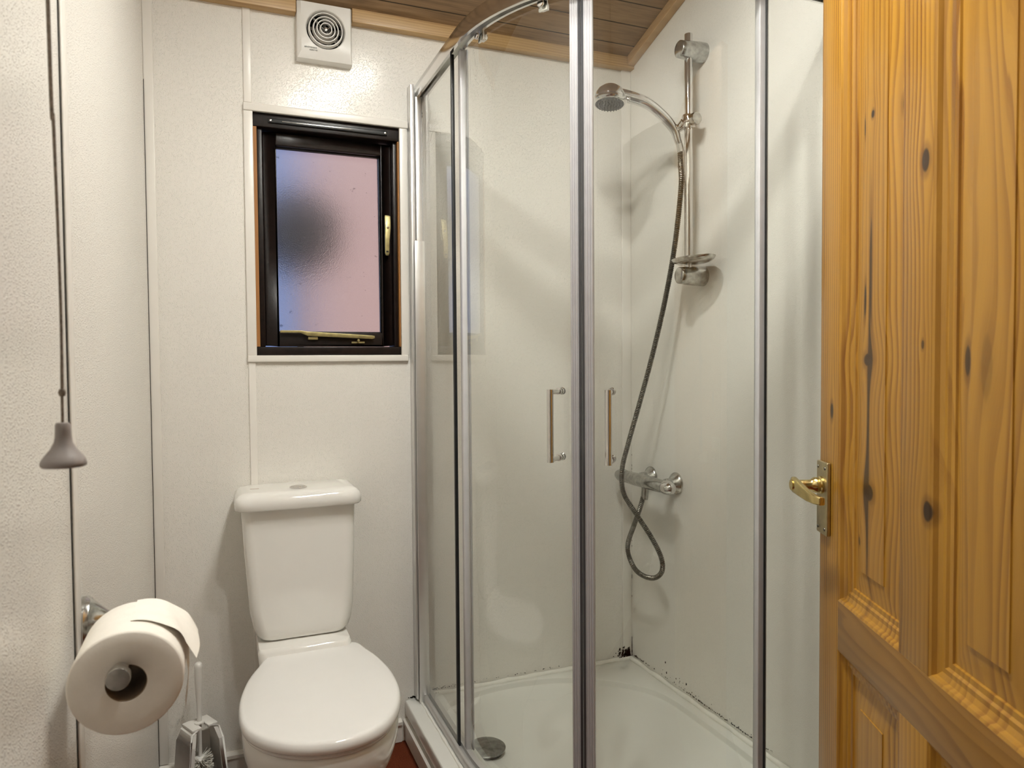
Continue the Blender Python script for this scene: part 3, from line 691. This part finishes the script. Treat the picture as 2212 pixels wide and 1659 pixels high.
# curved sliding doors
DO = .0285
def door(side):
    """side -1: left door; +1: right door"""
    Ro = .55-DO; Ri = Ro-.006
    def pt(s, r):
        # s in degrees round the curve from the straight end (0) to the meeting edge (45); negative s = metres along the straight
        if side < 0:
            if s < 0: return (ACX-r, ACY-s)
            return (ACX-r*math.cos(rad(s)), ACY-r*math.sin(rad(s)))
        if s < 0: return (ACX-s, ACY-r)
        return (ACX-r*math.sin(rad(s)), ACY-r*math.cos(rad(s)))
    ss = ([-.045, -.02, -.0001] if side < 0 else [-.03, -.01, -.0001]) + [43.1*k/18 for k in range(1, 19)]
    z0, z1 = ZB+.024, ZT-.030
    bm = B()
    loft(bm, [[(*pt(s, Ro), z0), (*pt(s, Ri), z0), (*pt(s, Ri), z1), (*pt(s, Ro), z1)] for s in ss])
    d = fin(bm, 'sliding_door', M['glass'], enc, angle=30)
    # meeting seal: ribbed strip on the door edge
    bm = B()
    prof = [(43.15-2.75+k*.55/1.0, 0) for k in range(6)]
    s0, s1 = 42.0, 44.83
    ring0 = []
    N = 13
    for k in range(N+1):
        s = s0 + (s1-s0)*k/N; rr = Ro + (.0030 if k % 3 else .0008); ring0.append(pt(s, rr))
    for k in range(N, -1, -1): ring0.append(pt(s0+(s1-s0)*k/N, Ri-.002))
    loft(bm, [[(x, y, z0) for x, y in ring0], [(x, y, z1) for x, y in ring0]])
    fin(bm, 'magnetic_seal', M['sealrib'], d, angle=20)
    bm = B(); ring1 = [pt(44.25, Ro+.0036), pt(44.9, Ro+.0036), pt(44.9, Ro+.001), pt(44.25, Ro+.001)]
    loft(bm, [[(x, y, z0) for x, y in ring1], [(x, y, z1) for x, y in ring1]])
    fin(bm, 'seal_insert', M['sealdark'], d)
    # rear bumper seal
    bm = B()
    if side < 0: box(bm, .6185, .6365, 1.8755, 1.8950, z0, z1-.012)
    else: box(bm, 1.152, 1.177, 1.3215, 1.3395, z0, z1-.012)
    fin(bm, 'bumper_seal', M['sealclear'], d, .002)
    if side < 0:
        bm = B(); box(bm, .6366, .6405, 1.872, 1.879, z0, z1-.012); fin(bm, 'bumper_lip', M['sealgrey'], d, .001)
    # pull handle: round bar on two standoffs, knob inside
    sa = 38.6 if side < 0 else 37.6
    za, zb = 1.020, 1.176
    def hp(off, z): x, y = pt(sa, Ro+off); return (x, y, z)
    bm = B(); tube(bm, [hp(.048, za-.006), hp(.048, zb+.006)], .0078, 18)
    for z in (za, zb):
        tube(bm, [hp(.048, z), hp(.0005, z)], .0062, 16)
        tube(bm, [hp(.006, z), hp(.0005, z)], .0085, 16)
        tube(bm, [hp(-.0065, z), hp(-.012, z), hp(-.013, z), hp(-.017, z), hp(-.019, z)], [.0075, .0075, .0055, .009, .0075], 16)
    tag(fin(bm, 'pull_handle', M['chrome'], d), 'chrome bar handle')
    # rollers under the top rail
    for s in (9, 34):
        x, y = pt(s, Ri); q = rad(s)
        nx, ny = (math.cos(q), math.sin(q)) if side < 0 else (math.sin(q), math.cos(q))
        c = Vector((x, y, z1)); nn = Vector((nx, ny, 0)); tt = Vector((-ny, nx, 0))
        bm = B()
        for (u0, u1, w0, w1, h0, h1) in ((-.012, .012, .0005, .006, -.034, .010), (-.009, .009, .006, .016, -.030, -.008)):
            vv = [bm.verts.new(c + nn*w + tt*u + Vector((0, 0, h))) for h in (h0, h1) for (u, w) in ((u0, w0), (u1, w0), (u1, w1), (u0, w1))]
            for f in ((3, 2, 1, 0), (4, 5, 6, 7), (0, 1, 5, 4), (1, 2, 6, 5), (2, 3, 7, 6), (3, 0, 4, 7)): bm.faces.new([vv[i] for i in f])
        lathe(bm, [(.006, 0), (.006, .004), (.004, .005), (0, .005)], c + nn*.016 + Vector((0, 0, -.019)), nn, 16)
        cc = c - nn*.0065
        lathe(bm, [(.009, 0), (.009, .005), (.007, .007), (0, .007)], cc + Vector((0, 0, -.021)), -nn, 18)
        fin(bm, 'roller', M['chrome'], d, .0012, 2)
    return d
door(-1); door(1)

# ------------------------------------------------------------------ shower rail with brackets, slider and soap dish
RX, RY = XR-.055, 1.868
rail = empty('shower_rail', (XR, RY, 1.50), 'vertical chrome riser rail on the right shower wall', 'shower rail')
bm = B(); tube(bm, [(RX, RY, 1.532), (RX, RY, 2.246)], .0125, 24)
pole = fin(bm, 'pole', M['chrome'], rail, .0012)
for z in (2.196, 1.508):
    bm = B(); pts = []
    rr = [(x, RY + .026*math.cos(a), z + .027*math.sin(a)) for x in (0,) for a in [2*math.pi*k/36 for k in range(36)]]
    prof = [(XR, .030, .031), (XR-.020, .030, .031), (XR-.075, .026, .027), (XR-.0895, .0245, .0255), (XR-.0915, .022, .023)]
    loft(bm, [[(x, RY + a*math.cos(2*math.pi*k/36), z + b*math.sin(2*math.pi*k/36)) for k in range(36)] for x, a, b in prof])
    fin(bm, 'bracket', M['chromedull'] if z < 2 else M['chromedull'], rail, angle=50)
# soap dish: shallow oval clear-grey saucer on the pole above the lower bracket
bm = B(); dcx, dcy, dz = RX-.012, RY-.040, 1.540
def oval(s, z, k=40): return [(dcx + .050*s*math.cos(2*math.pi*i/k), dcy + .088*s*math.sin(2*math.pi*i/k), z) for i in range(k)]
loft(bm, [oval(.35, dz), oval(.7, dz+.001), oval(.93, dz+.008), oval(1.0, dz+.016), oval(1.0, dz+.0175), oval(.985, dz+.0175), oval(.91, dz+.010), oval(.68, dz+.004), oval(.3, dz+.003)])
fin(bm, 'soap_dish', M['chromedull'], rail, angle=60)
bm = B(); lathe(bm, [(.018, 0), (.018, .020), (.0165, .022), (.0126, .022)], (RX, RY, dz+.002), n=28, cap1=False); fin(bm, 'dish_collar', M['chrome'], rail)
# slider
SZ = 1.980
bm = B(); lathe(bm, [(.0126, -.020), (.019, -.020), (.0205, -.016), (.0205, .016), (.019, .020), (.0126, .020)], (RX, RY, SZ), n=28, cap0=False, cap1=False)
sl = fin(bm, 'slider', M['chrome'], rail)
bm = B(); lathe(bm, [(.013, 0), (.0185, .004), (.0195, .016), (.0185, .022), (.015, .0235), (0, .0235)], (RX, RY-.018, SZ), (.12, -1, 0), 10); fin(bm, 'clamp_knob', M['chromedull'], sl)
HB = Vector((1.318, 1.896, 1.962))          # where the cone of the handset sits in the holder
bm = B(); tube(bm, [(RX-.012, RY+.006, SZ), (HB.x+.018, HB.y-.006, HB.z+.006), (HB.x, HB.y, HB.z-.002)], [.013, .0125, .0135], 18)
fin(bm, 'holder', M['chrome'], sl)

# ------------------------------------------------------------------ hand shower and hose
hs = empty('hand_shower', HB, 'chrome hand shower head resting in the rail slider', 'shower head')
HC = Vector((1.112, 1.93, 2.048))
P = catmull([HB + Vector((.020, -.004, -.052)), HB + Vector((.012, -.002, -.030)), HB, HB + Vector((-.035, .006, .038)), HB + Vector((-.085, .014, .072)), HB + Vector((-.135, .024, .087)), HC + Vector((.020, 0, .008))], 6, False)
rs = []
for i in range(len(P)):
    t = i/(len(P)-1)
    rs.append(.0095 if t < .1 else (.0105 + .0055*min(1, (t-.1)/.35) if t < .55 else .016 + .004*(t-.55)/.45))
bm = B(); tube(bm, P, rs, 20); fin(bm, 'handle', M['chrome'], hs, angle=50)
ax = Vector((-.10, -.10, -1)).normalized()
bm = B(); lathe(bm, [(0, -.034), (.012, -.033), (.026, -.028), (.038, -.018), (.046, -.004), (.0485, .006), (.0485, .009), (.045, .011), (.0505, .014), (.0515, .019), (.048, .024), (.043, .026), (.0425, .024)], HC, ax, 40, cap1=False)
fin(bm, 'head', M['chrome'], hs, angle=35)
bm = B(); lathe(bm, [(.0425, .022), (.041, .026), (0, .027)], HC, ax, 36)
up = Vector((1, 0, 0)); a1 = (up - ax*up.dot(ax)).normalized(); b1 = ax.cross(a1)
for ring, cnt in ((.0385, 26), (.031, 20), (.023, 14), (.014, 8), (.005, 3)):
    for k in range(cnt):
        q = 2*math.pi*k/cnt; c = HC + a1*(ring*math.cos(q)) + b1*(ring*math.sin(q)) + ax*.026
        lathe(bm, [(.0021, 0), (.0015, .0045), (0, .005)], c, ax, 6, False)
fin(bm, 'spray_face', M['nozzle'], hs)
bm = B(); lathe(bm, [(.004, 0), (.0075, .004), (.008, .008), (.006, .012), (0, .013)], HC + Vector((.047, -.015, -.008)), Vector((.6, -.75, -.25)), 14); fin(bm, 'spray_lever', M['chrome'], hs)

S0 = P[0]
hp_ = [S0, S0 + Vector((.004, .002, -.05)), (1.335, 1.882, 1.78), (1.327, 1.905, 1.60), (1.317, 1.945, 1.43), (1.303, 1.995, 1.26), (1.285, 2.045, 1.10), (1.268, 2.085, .97), (1.257, 2.107, .88), (1.262, 2.108, .80), (1.285, 2.068, .735), (1.312, 2.018, .665), (1.325, 1.978, .605), (1.328, 1.976, .560), (1.324, 2.010, .528), (1.318, 2.062, .518), (1.312, 2.115, .530), (1.308, 2.150, .570), (1.306, 2.150, .615), (1.309, 2.112, .690), (1.316, 2.085, .755), (1.322, 2.080, .785)]
path = catmull(hp_, 60, False)
# resample to even ribs
L = [0]
for i in range(1, len(path)): L.append(L[-1] + (path[i]-path[i-1]).length)
step = .0019; ev = []; j = 0; d = 0
while d < L[-1]:
    while L[j+1] < d: j += 1
    t = (d-L[j])/max(1e-9, L[j+1]-L[j]); ev.append(path[j].lerp(path[j+1], t)); d += step
bm = B(); tube(bm, ev, [.0086 if i % 3 else .0068 for i in range(len(ev))], 12)
ho = fin(bm, 'shower_hose', M['hose'], angle=25); tag(ho, 'ribbed steel shower hose looping below the mixer valve', 'hose')
bm = B(); tube(bm, [S0 + Vector((-.003, 0, .008)), S0 + Vector((.004, .0, -.016))], .0105, 8); fin(bm, 'end_nut', M['chrome'], ho)

# ------------------------------------------------------------------ mixer valve
VX, VZ = XR-.078, .836
va = empty('mixer_valve', (XR, 2.085, VZ), 'chrome bar mixer valve on the right shower wall', 'shower valve')
bm = B(); tube(bm, [(VX, y, VZ) for y in (2.205, 2.20, 2.15, 2.085, 2.02, 1.975, 1.966)], [.018, .021, .0225, .0225, .0225, .021, .019], 28)
fin(bm, 'body', M['chromedull'], va, angle=50)
bm = B(); lathe(bm, [(.019, 0), (.0225, .003), (.0235, .012), (.022, .030), (.0165, .046), (.008, .053), (0, .054)], (VX, 2.209, VZ), (0, 1, 0), 28); fin(bm, 'flow_knob', M['chromedull'], va, angle=50)
bm = B(); lathe(bm, [(.019, 0), (.0225, .003), (.0235, .010), (.022, .026), (.0165, .040), (.008, .046), (0, .047)], (VX, 1.964, VZ), (0, -1, 0), 28); fin(bm, 'temperature_knob', M['chrome'], va, angle=50)
for y in (2.209, 1.964):
    bm = B(); lathe(bm, [(.0175, -.0045), (.0175, .0045)], (VX, y, VZ), (0, 1, 0), 24); fin(bm, 'collar', M['black'], va)
for y in (2.160, 2.010):
    bm = B(); lathe(bm, [(.0365, 0), (.0365, .005), (.034, .009), (.020, .022), (.0175, .024), (.0175, .046), (.0155, .048), (.0155, .062)], (XR, y, VZ), (-1, 0, 0), 32); fin(bm, 'wall_rose', M['chromedull'], va, angle=35)
    bm = B(); lathe(bm, [(.019, 0), (.019, .014), (.0175, .015), (0.0175, .015)], (XR-.028, y, VZ), (-1, 0, 0), 6); fin(bm, 'union_nut', M['chromedull'], va)
bm = B(); tube(bm, [(VX, 2.080, VZ-.018), (VX, 2.080, VZ-.032), (VX-.003, 2.080, VZ-.060)], [.0125, .0125, .012], 14); fin(bm, 'outlet', M['chromedull'], va)
bm = B(); lathe(bm, [(.003, 0), (.0025, .0015), (0, .002)], (VX+.014, 1.978, VZ-.017), (.5, -.2, -.6), 12); fin(bm, 'hot_dot', M['red'], va)

# ------------------------------------------------------------------ toilet roll and its holder
RC = Vector((-.105, .918, .887))
rh = empty('toilet_roll_holder', (XL, 1.145, .886), 'chrome toilet roll holder on the left wall', 'toilet roll holder')
bm = B(); lathe(bm, [(.037, 0), (.0375, .006), (.035, .010), (.0345, .0115), (.033, .012), (.026, .019), (.015, .032), (.0115, .040), (.011, .052)], (XL, 1.145, .886), (1, 0, 0), 36); fin(bm, 'wall_rose', M['chromedull'], rh, angle=30)
zb_ = RC.z + .012
xb = RC.x - .005
arm = catmull([(XL+.045, 1.145, .886), (XL+.062, 1.142, .886), (xb-.004, 1.125, zb_-.004), (xb, 1.09, zb_), (xb, 1.05, zb_), (xb, 1.00, zb_), (xb, .90, zb_)], 6, False)
bm = B(); tube(bm, arm, .0098, 20); fin(bm, 'arm', M['chrome'], rh, angle=50)
bm = B(); lathe(bm, [(.0098, 0), (.0128, .001), (.0128, .010), (.0122, .0115), (0, .012)], (xb, .902, zb_), (0, -1, 0), 28); fin(bm, 'end_cap', M['chromedull'], rh, angle=50)

ro = empty('toilet_roll', RC, 'white toilet roll with a loose torn end on the chrome holder', 'toilet roll')
bm = B(); RO, RI, LN = .0600, .0215, .116
NN = 72
def rp(a, r, y):
    k = 1 + .012*math.sin(2*a+.6) + .006*math.sin(3*a)
    return (RC.x + r*k*math.cos(a), RC.y + y, RC.z - .004 + r*k*math.sin(a))
rr = []
for r, y in ((RI, 0), (.031, -.0008), (.045, -.001), (RO-.0025, 0), (RO-.0006, .0012), (RO, .004), (RO, LN-.004), (RO-.0025, LN), (RI, LN)):
    rr.append([rp(2*math.pi*k/NN, r, y) for k in range(NN)])
loft(bm, rr + [rr[0]], False, False)
fin(bm, 'paper', M['paper'], ro, angle=50)
bm = B(); cc = []
for r, y in ((RI, .001), (RI-.0012, .001), (RI-.0012, LN-.001), (RI, LN-.001)): cc.append([(RC.x + r*(1+.05*math.sin(2*2*math.pi*k/48+1))*math.cos(2*math.pi*k/48), RC.y+y, RC.z-.004 + r*math.sin(2*math.pi*k/48)) for k in range(48)])
loft(bm, cc + [cc[0]], False, False); fin(bm, 'card_core', M['card'], ro)
# loose sheet: folded over the top right, then hanging down on the far side
def sheet(name, profile, y0, y1, wob, flare):
    bm = B(); n = len(profile); m = 8; top = []
    for i, (x, z) in enumerate(profile):
        row = []
        for j in range(m+1):
            t = j/m; f = i/(n-1)
            row.append(bm.verts.new((x + wob*math.sin(5*t+i*.8)*f, RC.y + y0 + (y1-y0)*t + flare*f*(t-.5), z + wob*.8*math.cos(4*t+i*.6)*f)))
        top.append(row)
    for i in range(n-1):
        for j in range(m): bm.faces.new((top[i][j], top[i][j+1], top[i+1][j+1], top[i+1][j]))
    bmesh.ops.solidify(bm, geom=bm.faces[:], thickness=.0007)
    return fin(bm, name, M['paper'], ro, angle=60)
def arc(a0, a1, r0, r1, n=14):
    return [(RC.x + (r0+(r1-r0)*k/(n-1))*math.cos(rad(a0+(a1-a0)*k/(n-1))), RC.z - .004 + (r0+(r1-r0)*k/(n-1))*math.sin(rad(a0+(a1-a0)*k/(n-1)))) for k in range(n)]
sheet('torn_sheet', arc(88, 24, .0604, .0690) + [(RC.x+.0690, RC.z+.014), (RC.x+.0740, RC.z+.004)], .034, .115, .0018, .014)
sheet('hanging_sheet', arc(60, 4, .0604, .0614, 8) + [(RC.x+.0625, RC.z-.02), (RC.x+.061, RC.z-.045), (RC.x+.058, RC.z-.066)], .045, .115, .0010, .0)

# ------------------------------------------------------------------ pull cord
pc = empty('pull_cord', (-.126, .72, 1.16), 'grey light pull cord with bell shaped knob by the left wall', 'pull cord')
kb = Vector((-.1255, .718, 1.161))
zc_ = ceil_z(.73)
bm = B()
cp_ = catmull([(-.1340, .7345, zc_), (-.1305, .7340, 1.60), (-.1278, .7285, 1.45), (-.1252, .7215, 1.30), (-.1255, .719, 1.225), kb + Vector((0, 0, .030))], 10, False)
tube(bm, cp_, .0012, 10)
# second strand twisted beside it above the knot
c2 = [p + Vector((-.0016*math.cos(i*.05), .0008, 0)) for i, p in enumerate(cp_) if p.z > 1.225]
tube(bm, c2, .0009, 8)
fin(bm, 'cord', M['cord'], pc)
bm = B(); lathe(bm, [(0, -.0035), (.0022, -.003), (.0031, 0), (.0022, .003), (0, .0035)], (-.1255, .719, 1.223), n=12)
fin(bm, 'knot', M['cord'], pc)
bm = B(); lathe(bm, [(0, .0365), (.0048, .0362), (.0058, .0345), (.006, .029), (.0062, .024), (.0072, .019), (.0100, .0135), (.0140, .0085), (.0168, .0045), (.0178, .0018), (.0176, -.0005), (.0160, -.0018), (.012, -.001), (0, 0)], kb, n=32)
fin(bm, 'knob', M['knob'], pc, angle=50)

# ------------------------------------------------------------------ toilet brush and its stand
bs = empty('toilet_brush_stand', (-.068, 2.19, 0), 'white plastic toilet brush stand left of the toilet', 'brush stand')
bx, by = -.070, 2.190
def spin(bm): bmesh.ops.rotate(bm, verts=bm.verts, cent=(bx, by, 0), matrix=Matrix.Rotation(rad(27), 3, 'Z'))
bm = B()
def arch(y0, y1, w_top, w_bot, th):
    out = []
    for s in (-1, 1):
        pts = [(w_bot, .004), (w_bot-.002, .08), (w_top+.008, .19), (w_top, .222), (w_top-.018, .234)]
        for i in range(len(pts)-1):
            (a, z0), (b, z1) = pts[i], pts[i+1]
            q = [(bx+s*a, z0), (bx+s*b, z1), (bx+s*(b-th), z1 - (th*.5 if i == len(pts)-2 else 0)), (bx+s*(a-th), z0)]
            v0 = [bm.verts.new((x, y0 + (.010 if z > .2 else 0), z)) for x, z in q]; v1 = [bm.verts.new((x, y1 - (.010 if z > .2 else 0), z)) for x, z in q]
            bm.faces.new(v0); bm.faces.new(v1[::-1])
            for k in range(4): bm.faces.new((v0[k], v0[(k+1) % 4], v1[(k+1) % 4], v1[k]))
arch(by-.045, by+.040, .040, .060, .004)
for s in (-1, 1):                          # turned-in front edges of the two sides
    for (a, z0), (b, z1) in (((.0595, .004), (.0575, .08)), ((.0575, .08), (.0475, .19)), ((.0475, .19), (.0395, .222))):
        q = [(bx+s*a, z0), (bx+s*b, z1), (bx+s*(b-.013), z1), (bx+s*(a-.013), z0)]; yo = by-.045 + (.010 if z1 > .2 else 0); yi = by-.045
        v0 = [bm.verts.new((x, yo if z > .2 else yi, z)) for x, z in q]; v1 = [bm.verts.new((x, (yo if z > .2 else yi)+.003, z)) for x, z in q]
        bm.faces.new(v0); bm.faces.new(v1[::-1])
        for k in range(4): bm.faces.new((v0[k], v0[(k+1) % 4], v1[(k+1) % 4], v1[k]))
# top bridge with a notch for the brush stem
for s in (-1, 1):
    a, b = sorted((bx+s*.0095, bx+s*.036)); box(bm, a, b, by-.034, by+.030, .2285, .2345)
box(bm, bx-.0095, bx+.0095, by+.010, by+.030, .2285, .2345)
spin(bm); fin(bm, 'frame', M['plastic'], bs, .0012, 2)
bm = B(); box(bm, bx-.047, bx+.047, by+.034, by+.039, .004, .19); spin(bm); fin(bm, 'back_panel', M['plastic'], bs, .002)
bm = B(); loft(bm, [[(x, y, z) for x, y in rrect(bx-.064*s, bx+.064*s, by-.055*s, by+.052*s, .02*s)] for z, s in ((0, .96), (.003, 1), (.012, 1), (.016, .95), (.017, .8))])
spin(bm); fin(bm, 'base_tray', M['plastic'], bs, angle=50)
tb = empty('toilet_brush', (bx, by, .02), 'white toilet brush standing in its stand left of the toilet', 'toilet brush')
bm = B(); lathe(bm, [(0, .407), (.005, .4065), (.0098, .402), (.0112, .394), (.0105, .387), (.0108, .372), (.0106, .352), (.0092, .325), (.0073, .29), (.0066, .262), (.0064, .236), (.0055, .228), (.0052, .14), (.0052, .022), (0, .022)], (bx, by, 0), n=24)
fin(bm, 'handle', M['plastic'], tb, angle=50)
bm = B(); lathe(bm, [(.004, .2345), (.0130, .2350), (.0130, .2385), (.0066, .2395)], (bx, by-.004, 0), n=24); fin(bm, 'rest_collar', M['plastic'], tb)
bm = B(); lathe(bm, [(.0052, .128), (.0160, .1285), (.0165, .132), (.012, .1365), (.0054, .138)], (bx, by, 0), n=24)
fin(bm, 'collar', M['plastic'], tb)
bm = B()
for i in range(1100):
    a = random.random()*6.283; z = random.uniform(.030, .132); el = random.uniform(-.15, .55); ln = random.uniform(.031, .037)
    d = Vector((math.cos(a)*math.cos(el), math.sin(a)*math.cos(el), math.sin(el))); p0 = Vector((bx, by, z)); sd = d.cross(Vector((0, 0, 1))).normalized()*.0010; u2 = sd.cross(d).normalized()*.0010
    q0 = [bm.verts.new(p0 + s_) for s_ in (sd, u2, -sd-u2)]; q1 = [bm.verts.new(p0 + d*ln + s_*1.0) for s_ in (sd, u2, -sd-u2)]
    for k in range(3): bm.faces.new((q0[k], q0[(k+1) % 3], q1[(k+1) % 3], q1[k]))
    bm.faces.new(q1)
br = fin(bm, 'bristles', M['bristle'], tb, flat=True); br['kind'] = 'stuff'

# ------------------------------------------------------------------ the pine door, standing open on the right
# local frame: x from the free edge towards the hinge, y = depth behind the visible face, z up
A0 = Vector((1.130, 1.116, 0)); ang = math.atan2(-.902, -.432)
DW, DH, TH = .770, 2.060, .042
rd = empty('door_1', A0, 'open pine panelled door on the right', 'door', rz=ang, kind='structure')
def dobj(bm, name, mat, parent=rd, bevel=0, angle=38, seg=3): return fin(bm, name, mat, parent, bevel, seg, angle, local=True)
# which local y side faces the room: visible face lies at y = 0, door body at y > 0 (away from camera side)
def dbox(bm, x0, x1, z0, z1, y0=0, y1=TH): box(bm, x0, x1, y0, y1, z0, z1)
bm = B(); dbox(bm, 0, .095, .006, DH); o1 = dobj(bm, 'stile', M['door_stile'], bevel=.0015)
bm = B(); dbox(bm, .675, DW, .006, DH); dobj(bm, 'stile', M['door_stile'], bevel=.0015)
for z0, z1 in ((.006, .21), (.690, .785), (1.975, DH)):
    bm = B(); dbox(bm, .095, .675, z0, z1); dobj(bm, 'rail', M['door_rail'], bevel=.0008)
for z0, z1 in ((.21, .690), (.785, 1.975)):
    bm = B(); dbox(bm, .340, .430, z0, z1); dobj(bm, 'muntin', M['door_muntin'], bevel=.0008)
for (x0, x1) in ((.095, .340), (.430, .675)):
    for (z0, z1) in ((.21, .690), (.785, 1.975)):
        mat = M['door_panel_a'] if x0 < .2 else M['door_panel_b']
        for side in (0, 1):
            bm = B()
            # moulding steps in from the frame face, then the bevel of the fielded panel rises again
            steps = [(0, .0005), (.004, .0025), (.0075, .0085), (.015, .0120), (.022, .0122), (.0255, .0155), (.033, .0165), (.0345, .0195), (.0380, .0195), (.078, .0125), (.0785, .0108)]
            rings = []
            for i, y in steps:
                yy = y if side == 0 else TH-y
                rings.append([(x0+i, yy, z0+i), (x1-i, yy, z0+i), (x1-i, yy, z1-i), (x0+i, yy, z1-i)])
            loft(bm, rings, False, True)
            if side == 0:
                p = dobj(bm, 'panel', mat, angle=18)
            else:
                dobj(bm, 'panel_back', mat, p, angle=18)
# lever handle on a tall brass plate
lv = dobj((lambda b: (dbox(b, .004, .0585, .898, 1.043, -.0085, -.0005), b)[1])(B()), 'lever_handle', M['brassplate'], bevel=.0022)
tag(lv, 'brass lever handle on a tall backplate')
for x in (.013, .048):
    for z in (.910, 1.031):
        bm = B(); lathe(bm, [(.0035, 0), (.003, .0012), (0, .0015)], (x, -.0085, z), (0, -1, 0), 14); dobj(bm, 'screw', M['screw'], lv)
bm = B(); lathe(bm, [(.0175, 0), (.0175, .004), (.0150, .006), (.0150, .009), (.0162, .012), (.0150, .016), (.0125, .019), (.0105, .023), (.0100, .050), (.0105, .060)], (.031, -.0085, .996), (0, -1, 0), 28); dobj(bm, 'spindle', M['brass'], lv)
bm = B()
LV = [(.020, .0965, .0150, -.060), (.031, .0965, .0165, -.0615), (.060, .0925, .0145, -.0600), (.095, .0860, .0115, -.0560), (.118, .0825, .0090, -.0500), (.130, .0815, .0080, -.0430)]
rings = []
for x, zz, h, y in LV:
    z = .9 + zz; t = .0055
    rings.append([(x, y+t*c_, z+h*s_) for c_, s_ in ((-1, -.75), (-.6, -.95), (.6, -.95), (1, -.75), (1, .75), (.6, .95), (-.6, .95), (-1, .75))])
loft(bm, rings); dobj(bm, 'lever', M['brass'], lv, .001, 50, 2)

# ------------------------------------------------------------------ lamps
LX, LY, LZ = .51, 1.08, 2.52
lm = empty('ceiling_lamp', (LX, LY, LZ), 'three headed spotlight bar on the ceiling in front of the shower', 'lamp')
bm = B(); zc2 = ceil_z(LY)
lathe(bm, [(.05, 0), (.05, .02), (.045, .025), (0, .026)], (LX, LY, zc2+.004), (0, 0, -1), 32); tube(bm, [(LX, LY, zc2-.01), (LX, LY, LZ+.09)], .008, 12)
tube(bm, [(LX-.12, LY-.33, LZ+.09), (LX+.12, LY+.33, LZ+.09)], .009, 12); fin(bm, 'fitting', M['chrome'], lm)
for dx, dy, aim in ((-.09, -.26, (-.25, .25, -1)), (0, 0, (.05, .1, -1)), (.10, .28, (.02, -.12, -1))):
    aim = Vector(aim).normalized(); c = Vector((LX+dx, LY+dy, LZ))
    bm = B(); lathe(bm, [(.014, -.05), (.034, -.040), (.0415, -.022), (.0415, -.0005), (.0390, -.0005), (.0390, -.004)], c, aim, n=32, cap1=False)
    tube(bm, [c-aim*.045, c+Vector((0, 0, .09))], .006, 10); h = fin(bm, 'spot_head', M['chrome'], lm)
    bm = B(); lathe(bm, [(0, -.002), (.0385, -.002), (.0385, -.006), (0, -.006)], c, aim, n=32); fin(bm, 'diffuser', M['bulb'], h)
hl = empty('hall_fill_light', (.5, -.6, 2.5), 'added round fill light on the hall ceiling behind the doorway', 'lamp')
bm = B(); lathe(bm, [(.15, 0), (.15, .03), (.14, .045), (0, .05)], (.5, -.6, 2.4995), (0, 0, -1), 32); fin(bm, 'diffuser', M['hallfill'], hl)  # unseen glowing disc, added only to fill the room from the hall side
